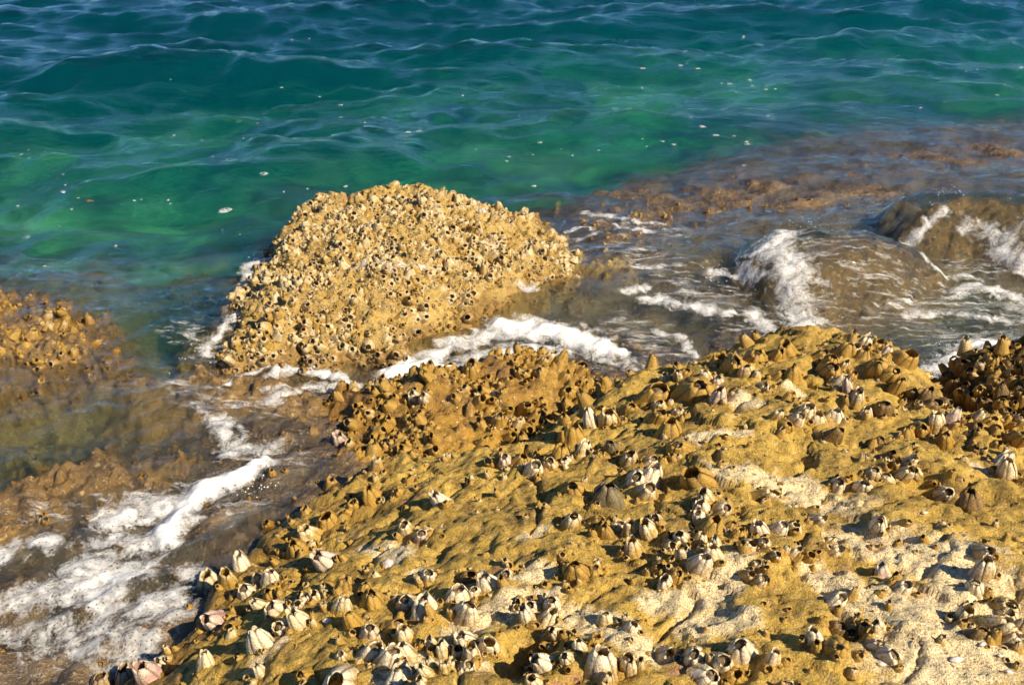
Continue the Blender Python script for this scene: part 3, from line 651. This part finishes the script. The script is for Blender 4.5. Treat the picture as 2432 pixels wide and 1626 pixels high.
# the many small barnacles that crust the rocks: one crust
lows = []
for pr in PROTOS:
    v, f, t = pr.shell(cols=2, rows=(-.12, .35, .75, 1.0), inner=(.3,)); lows.append((v, f, t))
np_r = np.random.default_rng(21)
CV, CF, CT, co = [], [], [], 0
taken = {}
def free(x, y, d, tight=.42):
    i, j = int(x / .05), int(y / .05)
    for a in (-1, 0, 1):
        for c in (-1, 0, 1):
            for (u, v, e) in taken.get((i + a, j + c), ()):
                if (u - x) ** 2 + (v - y) ** 2 < (tight * (d + e)) ** 2: return False
    taken.setdefault((i, j), []).append((x, y, d)); return True
for b in barn: free(b['x'], b['y'], b['w'])
def crust(rock, n, dmin, dmax, zmin, zmax, gap, cond=None, sink=0.0, tight=.42, own=.5, given=None, gf=5.5, flat=1.0):
    global co
    R = ROCKS[rock] if rock >= 0 else None
    x0, x1, y0, y1 = R.bb if R else (-2.6, 2.6, 1.3, 5.2)
    xs = np_r.uniform(max(x0 - .1, -3.1), min(x1 + .1, 3.1), n); yy = np_r.uniform(max(y0 - .1, .6), y1 + .1, n)
    if given is not None: xs, yy = np.array([q[0] for q in given]), np.array([q[1] for q in given]); n = len(given)
    zz = lut(HC, xs, yy); wi = who(xs, yy) if given is None else np.full(n, rock); gn = fbm(xs * gf, yy * gf, 3, 91 + rock); nn = normal(xs, yy, .025)
    d = dmin + (dmax - dmin) * np_r.random(n) ** 1.5
    if given is not None: d = np.array([q[2] for q in given]); tight = .12
    for i in range(n):
        if wi[i] != rock or not zmin < zz[i] < zmax or gn[i] < gap: continue
        if cond and not cond(xs[i], yy[i]): continue
        if not free(xs[i], yy[i], d[i], tight): continue
        v, f, t = lows[np_r.integers(len(lows))]
        up = Vector((float(nn[0, i]), float(nn[1, i]), float(nn[2, i]))) + Vector((np_r.uniform(-.4, .4), np_r.uniform(-.8, .2), .15))
        m = np.array(up.normalized().to_track_quat('Z', 'Y').to_matrix()) @ np.array(Matrix.Rotation(np_r.uniform(0, 6.28), 3, 'Z'))
        CV.append((v * d[i] * np.array([1, np_r.uniform(.8, 1.1), np_r.uniform(.6, 1.25) * flat])) @ m.T + np.array([xs[i], yy[i], zz[i] - .004 - sink])); CF.append(f + co); CT.append(np.column_stack([t * np.array([1, .5]), np.full(len(t), np.clip(np_r.normal(own, .28), -.3, 1.1))])); co += len(v)
crust(2, 16000, .016, .046, -.03, 1, -.06, tight=.30, own=.65, gf=3.8, flat=.8)
crust(2, 14000, .007, .020, -.03, 1, -.6, tight=.33, own=.3, flat=.75)
crust(1, 2500, .016, .046, -.02, 1, -.05, tight=.38, own=-.05)
crust(0, 2200, .014, .042, .0, 1, .02, lambda x, y: poly_sdf(SLAB.poly, np.array([x]), np.array([y]))[0] > -.22, own=.05)
crust(0, 2600, .008, .022, .0, 1, -.05, own=.3)
cl = random.Random(77)
def ring(b):
    for _ in range(cl.choice((2, 3, 3, 4))):
        a = cl.uniform(0, 6.283); q = b['w'] * cl.uniform(.55, .95); yield b['x'] + q * math.cos(a), b['y'] + q * math.sin(a), cl.uniform(.010, .024)
NB = [q for b in barn for q in ring(b)]
crust(0, 0, 0, 0, 0, 1, -9, own=.12, given=NB)
crust(5, 1200, .024, .046, .02, 1, -.5, own=-.1)
crust(6, 2200, .016, .045, -.08, 1, -.05, own=.0)
crust(7, 500, .016, .034, -.08, -.01, .1, own=0)
crust(8, 500, .016, .034, -.10, -.03, .1, own=0)
crust(-1, 3000, .025, .055, -.30, -.06, .12, own=.1)
crust(-1, 12000, .009, .024, -.07, .09, -.02, lambda x, y: x > .1 and y > 2.6, own=.1, sink=.004)
crust(-1, 7000, .009, .024, -.07, .09, .0, lambda x, y: x < .1, own=-.1, sink=.004)
v, f, t = np.concatenate(CV), np.concatenate(CF), np.concatenate(CT)
me = mesh_np("barnacle_crust", v, f); add_attr(me, "tip", t[:, 0]); add_attr(me, "seam", t[:, 1]); add_attr(me, "own", t[:, 2])
tag(link("barnacle_crust", me, BM['m']), "crust of countless small barnacles covering the rocks", "barnacles", kind="stuff")
print("crust", len(CV), "tris", len(f) * 2)

# ------------------------------------------------------------------ foam lying on the water and in the hollows of the rocks
def surf(x, y): return np.maximum(water_h(x, y), lut(HC, x, y))
def foam(label, strokes, thick=0.02, weight=1.0, z=0.02, step=0.009, seed=0, warp=0.05, name="foam", climb=0.035, mat=None):
    S = [(to_world_strokes([q[:3] for q in st], z), (st[0][3] if len(st[0]) > 3 else 1.0)) for st in strokes]
    pts = np.array([q for s, _ in S for q in s])
    m = pts[:, 2].max() * 2.1 + .05
    X, Y = np.meshgrid(np.arange(pts[:, 0].min() - m, pts[:, 0].max() + m, step), np.arange(pts[:, 1].min() - m, pts[:, 1].max() + m, step))
    wx = X + warp * fbm(X * 7, Y * 7, 3, 101 + seed); wy = Y + warp * fbm(X * 7, Y * 7, 3, 107 + seed)
    D = np.zeros_like(X)
    for s, w in S: D = np.maximum(D, w * np.exp(-.62 * stroke_d(s, wx, wy) ** 2))
    D = D * weight * sstep(climb + .02, climb - .015, lut(HC, X, Y) - water_h(X, Y))
    lift = thick * np.clip(D - .45, 0, 1) ** 1.1 * (1 + .7 * fbm(X * 14, Y * 14, 3, 111 + seed)) + .0015 * D * fbm(X * 40, Y * 40, 2, 113 + seed)
    Z = surf(X, Y) + .004 + np.maximum(lift, 0)
    v, f, d = compact(np.stack([X, Y, Z], -1).reshape(-1, 3), grid_faces(*X.shape, keep=D > .06), D)
    me = mesh_np(name, v, f); add_attr(me, "dens", d)
    return tag(link(name, me, mat or M_FOAM), label, "foam", kind="stuff")
foam("thick white foam between the mound and the wet golden lump", [[(1190, 762, 30), (1280, 772, 44), (1360, 785, 48), (1420, 805, 36), (1480, 820, 16)], [(920, 872, 20), (985, 855, 26), (1080, 858, 14)],
     [(960, 850, 30, .7), (1060, 815, 38), (1150, 785, 34), (1220, 775, 30)], [(1080, 845, 26, .7), (1200, 820, 28), (1300, 815, 22)], [(1180, 800, 36, .5), (1420, 830, 40), (1500, 850, 40)]], thick=.05, seed=1)
foam("thin arcs of foam on water before the barnacled mound", [[(545, 900, 10, .8), (610, 870, 14), (690, 856, 13), (770, 868, 14), (850, 900, 18), (900, 915, 16)], [(640, 930, 22, .7), (720, 905, 22), (790, 895, 20), (850, 905, 20)], [(560, 960, 16, .6), (640, 950, 20), (700, 930, 14)]], thick=.018, seed=2)
foam("long thick streak of white foam between the brown rock and the shore rock", [[(640, 1090, 16), (590, 1115, 30), (510, 1150, 36), (440, 1180, 36), (420, 1230, 34), (395, 1285, 26)], [(430, 1180, 40, .75), (340, 1195, 50), (260, 1230, 40)],
     [(520, 1000, 26, .62), (560, 1060, 30), (640, 1060, 24)], [(470, 960, 22, .55), (520, 1000, 20)]], thick=.045, seed=3)
foam("broad lacy spread of foam with bubbles beside the shore rock", [[(0, 1300, 34, .75), (120, 1280, 26)], [(190, 1345, 52), (250, 1390, 60), (330, 1350, 48)], [(330, 1290, 40, .8), (240, 1280, 30)], [(40, 1400, 40, .72), (180, 1400, 50)],
     [(330, 1440, 40, .82), (400, 1450, 46), (420, 1400, 24)], [(420, 1350, 24, .62), (480, 1380, 16)], [(220, 1480, 70, .70), (310, 1530, 60), (380, 1490, 50)], [(40, 1470, 50, .5), (120, 1520, 40)], [(250, 1590, 34, .62), (310, 1560, 30)]], thick=.018, weight=.78, seed=4)
foam("white foam breaking over the top and side of the washed boulder", [[(1800, 600, 30, .72), (1880, 565, 26), (1960, 548, 16), (2060, 540, 10), (2120, 548, 8)], [(1840, 600, 50, .66), (1885, 650, 46), (1915, 710, 44), (1940, 770, 46), (2000, 790, 36)],
     [(2160, 530, 18, .6), (2230, 515, 14)]], thick=.012, seed=5, z=.12)
foam("torn foam streaks on shallow water before the washed boulder", [[(1690, 650, 20, .62), (1760, 660, 20), (1800, 680, 12)], [(1530, 710, 16, .7), (1600, 720, 22), (1680, 730, 22), (1740, 740, 14)], [(1790, 740, 20, .75), (1830, 770, 20), (1880, 790, 26)], [(1560, 770, 14, .62), (1630, 790, 12), (1650, 830, 8)],
     [(1480, 700, 12, .6), (1540, 690, 10)], [(1930, 790, 30, .7), (1990, 800, 20)]], thick=.02, seed=6)
foam("loose foam threads on brown shallows behind the mound", [[(1390, 498, 10, .6), (1450, 510, 11), (1520, 528, 9), (1580, 535, 6)], [(1340, 552, 10, .55), (1400, 540, 8), (1410, 560, 8), (1370, 575, 10)], [(1460, 540, 8, .7), (1540, 555, 9)], [(1500, 640, 8, .6), (1570, 650, 8)]], thick=.012, seed=7)
foam("churned foam streaming past the washed boulders", [[(2290, 575, 16, .66), (2350, 590, 18), (2420, 625, 18), (2480, 640, 16)], [(2250, 690, 14, .7), (2330, 665, 24), (2440, 690, 22)], [(2150, 735, 12, .55), (2250, 728, 14), (2350, 738, 12), (2460, 745, 12)], [(2200, 640, 18, .55), (2300, 640, 22)], [(2380, 500, 12, .5), (2420, 520, 12)]], thick=.025, seed=8)
foam("foam surging round the dark barnacle-packed rock", [[(2140, 830, 22, .7), (2190, 870, 30), (2215, 920, 24), (2240, 960, 16)], [(2230, 850, 26, .8), (2290, 820, 26), (2360, 805, 30), (2450, 830, 30)], [(2290, 800, 20, .9), (2360, 790, 26)]], thick=.04, seed=9, z=.05)
foam("foam wash against the flank of the barnacled mound", [[(690, 560, 10, .7), (650, 600, 18), (600, 620, 22), (580, 660, 20)], [(575, 720, 10, .7), (530, 780, 14), (480, 830, 16)]], thick=.02, seed=10)
foam("thin film of foam pooled in a hollow of the barnacled mound", [[(850, 610, 22, .55), (930, 620, 24), (1010, 610, 16)], [(620, 775, 14, .55), (680, 740, 16)], [(1130, 480, 10, .6), (1190, 500, 8)], [(1230, 585, 12, .6), (1280, 590, 10)], [(1170, 545, 10, .55), (1260, 540, 8)]], thick=.008, seed=11, z=.24, climb=9)

foam("thin streaks of foam sliding over the washed boulder", [[(1880, 600, 60, .22), (2000, 620, 90), (2120, 640, 70)], [(1950, 700, 80, .22), (2080, 700, 70)]], thick=.0, seed=12, z=.1, mat=M_STREAK2)
foam("thin streaks of foam drifting over the shallows between mound and boulder", [[(1480, 600, 60, .26), (1620, 680, 90), (1760, 740, 70)], [(1480, 760, 50, .27), (1600, 810, 60)], [(1420, 520, 40, .24), (1600, 560, 40)]], thick=.0, seed=13, mat=M_STREAK2)
foam("thin streaks of foam on the churned water past the boulders", [[(2150, 720, 60, .30), (2350, 700, 80), (2480, 720, 70)], [(2200, 790, 50, .30), (2400, 780, 50)], [(2280, 620, 40, .29), (2440, 600, 40)]], thick=.0, seed=14, mat=M_STREAK2)
foam("faint streaks of foam on water streaming beside the wet golden lump", [[(430, 920, 50, .26), (600, 960, 60), (720, 940, 50)], [(560, 1060, 50, .26), (700, 1080, 40)], [(60, 1200, 50, .24), (250, 1210, 50)], [(480, 1240, 40, .24), (600, 1180, 40)], [(430, 780, 40, .26), (520, 830, 40)]], thick=.0, seed=15, mat=M_STREAK)
# ------------------------------------------------------------------ foam flecks and bits of weed floating on the sea
def blob(seed, n=11):
    r = random.Random(seed); v = [(0, 0, .16)]
    rad = [r.uniform(.55, 1.15) for _ in range(n)]
    for k in range(n):
        a = k / n * 6.2832; v.append((.62 * rad[k] * math.cos(a), .62 * rad[k] * math.sin(a), .13))
    for k in range(n):
        a = k / n * 6.2832; v.append((rad[k] * math.cos(a), rad[k] * math.sin(a), -.02))
    f = [(0, 1 + k, 1 + (k + 1) % n, 1 + (k + 1) % n) for k in range(n)]
    tri = [(0, 1 + k, 1 + (k + 1) % n) for k in range(n)]
    for k in range(n):
        a, b = 1 + k, 1 + (k + 1) % n; tri += [(a, a + n, b + n), (a, b + n, b)]
    return mesh_np("foam_fleck", np.array(v), np.array(tri))
def fleck_material():
    g = NT("fleck"); p = g.pos()
    b = g.n("BsdfPrincipled", {"Base Color": (.60, .60, .58, 1), "Roughness": 0.7})
    a = g.ramp(g.noise(p, 60, 3, 0.6), (.38, 0.1), (.62, .85))
    return g.done(g.n("MixShader", {0: a, 1: g.n("BsdfTransparent"), 2: b}))
M_FLECK = fleck_material()
BLOBS = [blob(i) for i in range(6)]
for m in BLOBS: m.materials.append(M_FLECK)
FL = [((0, 0), "1293 440 16|1090 520 26|1560 497 22|1560 537 18|1765 524 18|1670 565 13|1920 600 32|1870 630 28|930 672 12|975 718 13|800 630 14|1205 770 42|1020 892 56|760 790 24|1400 790 10|1660 805 20|1585 862 24|290 882 26|620 950 18|370 957 14|85 957 16|335 997 16|530 1125 18|115 1065 30|205 1225 12|1040 738 9|1155 680 9|1390 653 12|2120 440 14|1295 843 10|770 917 14|783 948 12|660 990 9|100 713 14|280 757 12|2320 770 14|2330 722 18|2180 675 10|1205 510 14|270 1025 9|505 1163 9"),
      ((1216, 0), "880 215 24|770 300 26|1090 360 18|1000 385 24|1100 398 16|1165 410 20|1205 397 14|960 390 14|850 340 26|600 290 26|870 575 40|940 590 36|1020 605 18|1075 630 22|1080 655 26|745 600 24|690 620 22|600 620 14|620 648 14|395 680 16|2180 280 14|2130 315 10|2080 325 10|2230 400 18|2250 415 14|2330 310 16|1870 500 14|1170 545 12|1060 760 16|130 617 24|95 718 14|225 585 14|100 860 30|925 42 14|1060 180 14|820 545 22")]
r2 = random.Random(3)
fl = [(ox + float(a) / 1.9285, oy + float(b) / 1.9285, float(c) / 1.9285) for (ox, oy), s in FL for a, b, c in (q.split() for q in s.split("|"))]
for _ in range(60):
    px = r2.uniform(0, 2432); py = r2.uniform(60, 560)
    if px > 1500 and py > 280: continue
    if 650 < px < 1450 and py > 400: continue
    fl.append((px, py, r2.uniform(3, 6)))
fl_xy = np.array([P(a, b, 0.0) for a, b, c in fl]); fl_z = water_h(fl_xy[:, 0], fl_xy[:, 1])
for i, (px, py, w) in enumerate(fl):
    x, y = P(px, py, fl_z[i]); z = float(water_h(np.array([x]), np.array([y]))[0]); d = math.sqrt(x * x + y * y + CAM_H ** 2)
    o = bpy.data.objects.new("foam_fleck", BLOBS[i % 6]); COL.objects.link(o)
    s = w / FPX * d / 2; o.location = (x, y, z + .002); o.rotation_euler = (0, 0, r2.uniform(-.5, .5)); o.scale = (s, s * r2.uniform(.8, 1.5), min(s, .02))
    far = y > 6.5
    big = w > 12
    tag(o, ("long" if big else "small") + " white fleck of foam floating on the " + ("dark blue water far out" if far else "green water near the rocks"), "foam", "foam flecks on the " + ("blue water" if far else "green water"))

# ------------------------------------------------------------------ loose shells on the pale patch, a limpet, floating leaves
def plain(name, col, rough=.5, scale=120):
    g = NT(name); p = g.pos(); n = g.noise(p, scale, 4, .6)
    c = g.mix(g.ramp(n, (.35, 0.0), (.65, 1.0)), tuple(q * .7 for q in col), col)
    return g.done(g.n("BsdfPrincipled", {"Base Color": c, "Roughness": rough, "Normal": g.bump(n, .4, .002)}))
M_SHELL, M_LIMPET, M_LEAF = plain("pale_shell", (.74, .68, .60), .35), plain("limpet", (.50, .44, .42)), plain("dead_leaf", (.32, .14, .05))
def whelk():
    v, f = [], []; NR, NS = 9, 10
    for i in range(NR + 1):
        t = i / NR; r = .5 * math.sin(math.pi * min(1, t * 1.02)) ** .75 * (1 - .42 * t) * (1 + .05 * math.sin(t * 26))
        for k in range(NS):
            a = k / NS * 6.2832; v.append(((t - .45) * 1.5, r * math.cos(a), .36 + r * .72 * math.sin(a)))
    for i in range(NR):
        for k in range(NS): a, b = i * NS + k, i * NS + (k + 1) % NS; f.append((a, b, b + NS, a + NS))
    return mesh_np("sea_snail", np.array(v), np.array(f))
WH = whelk(); WH.materials.append(M_SHELL)
for (px, py, w, lab) in [(1824 + 1690 / 3.796, 1213 + 1360 / 3.796, 34, "large smooth white sea snail shell lying on the pale bare rock patch"), (1824 + 1930 / 3.796, 1213 + 1210 / 3.796, 20, "small white sea snail shell at the foot of a barnacle cluster"),
                         (1824 + 1020 / 3.796, 1213 + 1390 / 3.796, 22, "white sea snail shell tucked against a tall pair of white barnacles"), (1824 + 2090 / 3.796, 1213 + 1310 / 3.796, 14, "tiny glossy white shell in the shade of a barnacle cluster"),
                         (1824 + 2170 / 3.796, 1213 + 1460 / 3.796, 20, "dark-shadowed shell on the pale bare rock patch away from barnacles"), (1824 + 1410 / 3.796, 1213 + 25 / 3.796, 16, "small white shell on the upper end of the pale patch"),
                         (608 + 640 / 3.796, 1213 + 1000 / 3.796, 24, "flat white shell on golden algae below a row of white barnacles")]:
    x, y, z, t = hit(px, py); s = w / FPX * t / 1.4
    o = tag(link("sea_snail", WH), lab, "shell"); o.location = (x, y, z - s * .08); o.scale = (s, s, s); o.rotation_euler = (0, 0, r2.uniform(-.6, .4))
v = [(0, 0, .55)]; f = []
for ring, (rr, zz) in enumerate(((.28, .42), (.6, .15), (.8, -.1))):
    for k in range(24): a = k / 24 * 6.2832; q = rr * (1 + .08 * (k % 2)); v.append((q * math.cos(a), q * .85 * math.sin(a), zz))
tri = [(0, 1 + k, 1 + (k + 1) % 24) for k in range(24)]
for ring in range(2):
    for k in range(24): a, b = 1 + ring * 24 + k, 1 + ring * 24 + (k + 1) % 24; tri += [(a, a + 24, b + 24), (a, b + 24, b)]
LM = mesh_np("limpet", np.array(v), np.array(tri), False)
x, y, z, t = hit(608 + 1190 / 3.796, 1213 + 470 / 3.796)
o = tag(link("limpet", LM, M_LIMPET), "grey ribbed limpet in the middle of a cream crusted patch", "limpet"); o.location = (x, y, z); o.scale = (.022,) * 3
def leaf(seed):
    r = random.Random(seed); v, f = [], []
    N = 7
    for i in range(N):
        t = i / (N - 1); w = .34 * math.sin(math.pi * t) + .02
        for s in (-1, 0, 1): v.append((t * 2 - 1, s * w, .10 * abs(s) + .15 * math.sin(t * 3 + seed)))
    for i in range(N - 1):
        for s in range(2): k = i * 3 + s; f.append((k, k + 1, k + 4, k + 3))
    n = len(v); v2 = [(a, b, c - .05) for a, b, c in v]
    f2 = [tuple(q + n for q in reversed(x)) for x in f]
    return mesh_np("floating_leaf", np.array(v + v2), np.array(f + f2))
LEAVES = [leaf(i) for i in range(3)]
for m in LEAVES: m.materials.append(M_LEAF)
lv = [(210, 469, 22), (25, 352, 8), (130, 412, 7), (447, 310, 7), (688, 213, 7), (52, 507, 8), (195, 510, 6), (560, 452, 6), (1060, 180, 9), (1175, 213, 12), (250, 545, 6)]
for i, (px, py, w) in enumerate(lv):
    x, y = P(px, py, 0.0); z = float(water_h(np.array([x]), np.array([y]))[0]); d = math.sqrt(x * x + y * y + CAM_H ** 2); s = w / FPX * d / 2
    o = link("floating_leaf", LEAVES[i % 3]); o.location = (x, y, z + .004); o.scale = (s, s, s); o.rotation_euler = (0, 0, r2.uniform(0, 3))
    tag(o, "large orange-brown leaf curled on the green water" if i == 0 else "tiny brown scrap of weed floating on the open water", "leaf" if i == 0 else "weed", None if i == 0 else "brown scraps afloat")

# ------------------------------------------------------------------ droplets thrown up where the surge breaks
def droplet_material():
    g = NT("droplet"); return g.done(g.n("BsdfPrincipled", {"Base Color": (.85, .88, .9, 1), "Roughness": 0.08}))
ico_v = np.array([(0, 0, 1)] + [(math.cos(a) * .894, math.sin(a) * .894, .447) for a in np.arange(5) * 1.2566] + [(math.cos(a) * .894, math.sin(a) * .894, -.447) for a in np.arange(5) * 1.2566 + .6283] + [(0, 0, -1)])
ico_f = np.array([(0, 1 + k, 1 + (k + 1) % 5) for k in range(5)] + [(1 + k, 6 + k, 1 + (k + 1) % 5) for k in range(5)] + [(6 + k, 6 + (k + 1) % 5, 1 + (k + 1) % 5) for k in range(5)] + [(11, 6 + (k + 1) % 5, 6 + k) for k in range(5)])
V, F, o_ = [], [], 0
for cx, cy, sx, sy, n in [(1950, 540, 120, 20, 70), (2230, 520, 60, 30, 60), (1950, 760, 80, 40, 70), (2300, 800, 90, 30, 80), (2230, 900, 30, 50, 40), (1750, 650, 80, 40, 40), (590, 640, 40, 50, 30), (480, 830, 60, 40, 30), (610, 1140, 40, 20, 30), (2400, 560, 50, 60, 50), (1150, 1010, 90, 40, 40)]:
    for _ in range(n):
        x, y = P(r2.gauss(cx, sx * .6), r2.gauss(cy, sy * .6), .05); z = float(surf(np.array([x]), np.array([y]))[0]) + abs(r2.gauss(0, .02)); q = r2.uniform(.0008, .0026)
        V.append(ico_v * q + np.array([x, y, z])); F.append(ico_f + o_); o_ += 12
me = mesh_np("spray", np.concatenate(V), np.concatenate(F))
tag(link("spray", me, droplet_material()), "glinting droplets thrown up by the surge", "spray", kind="stuff")
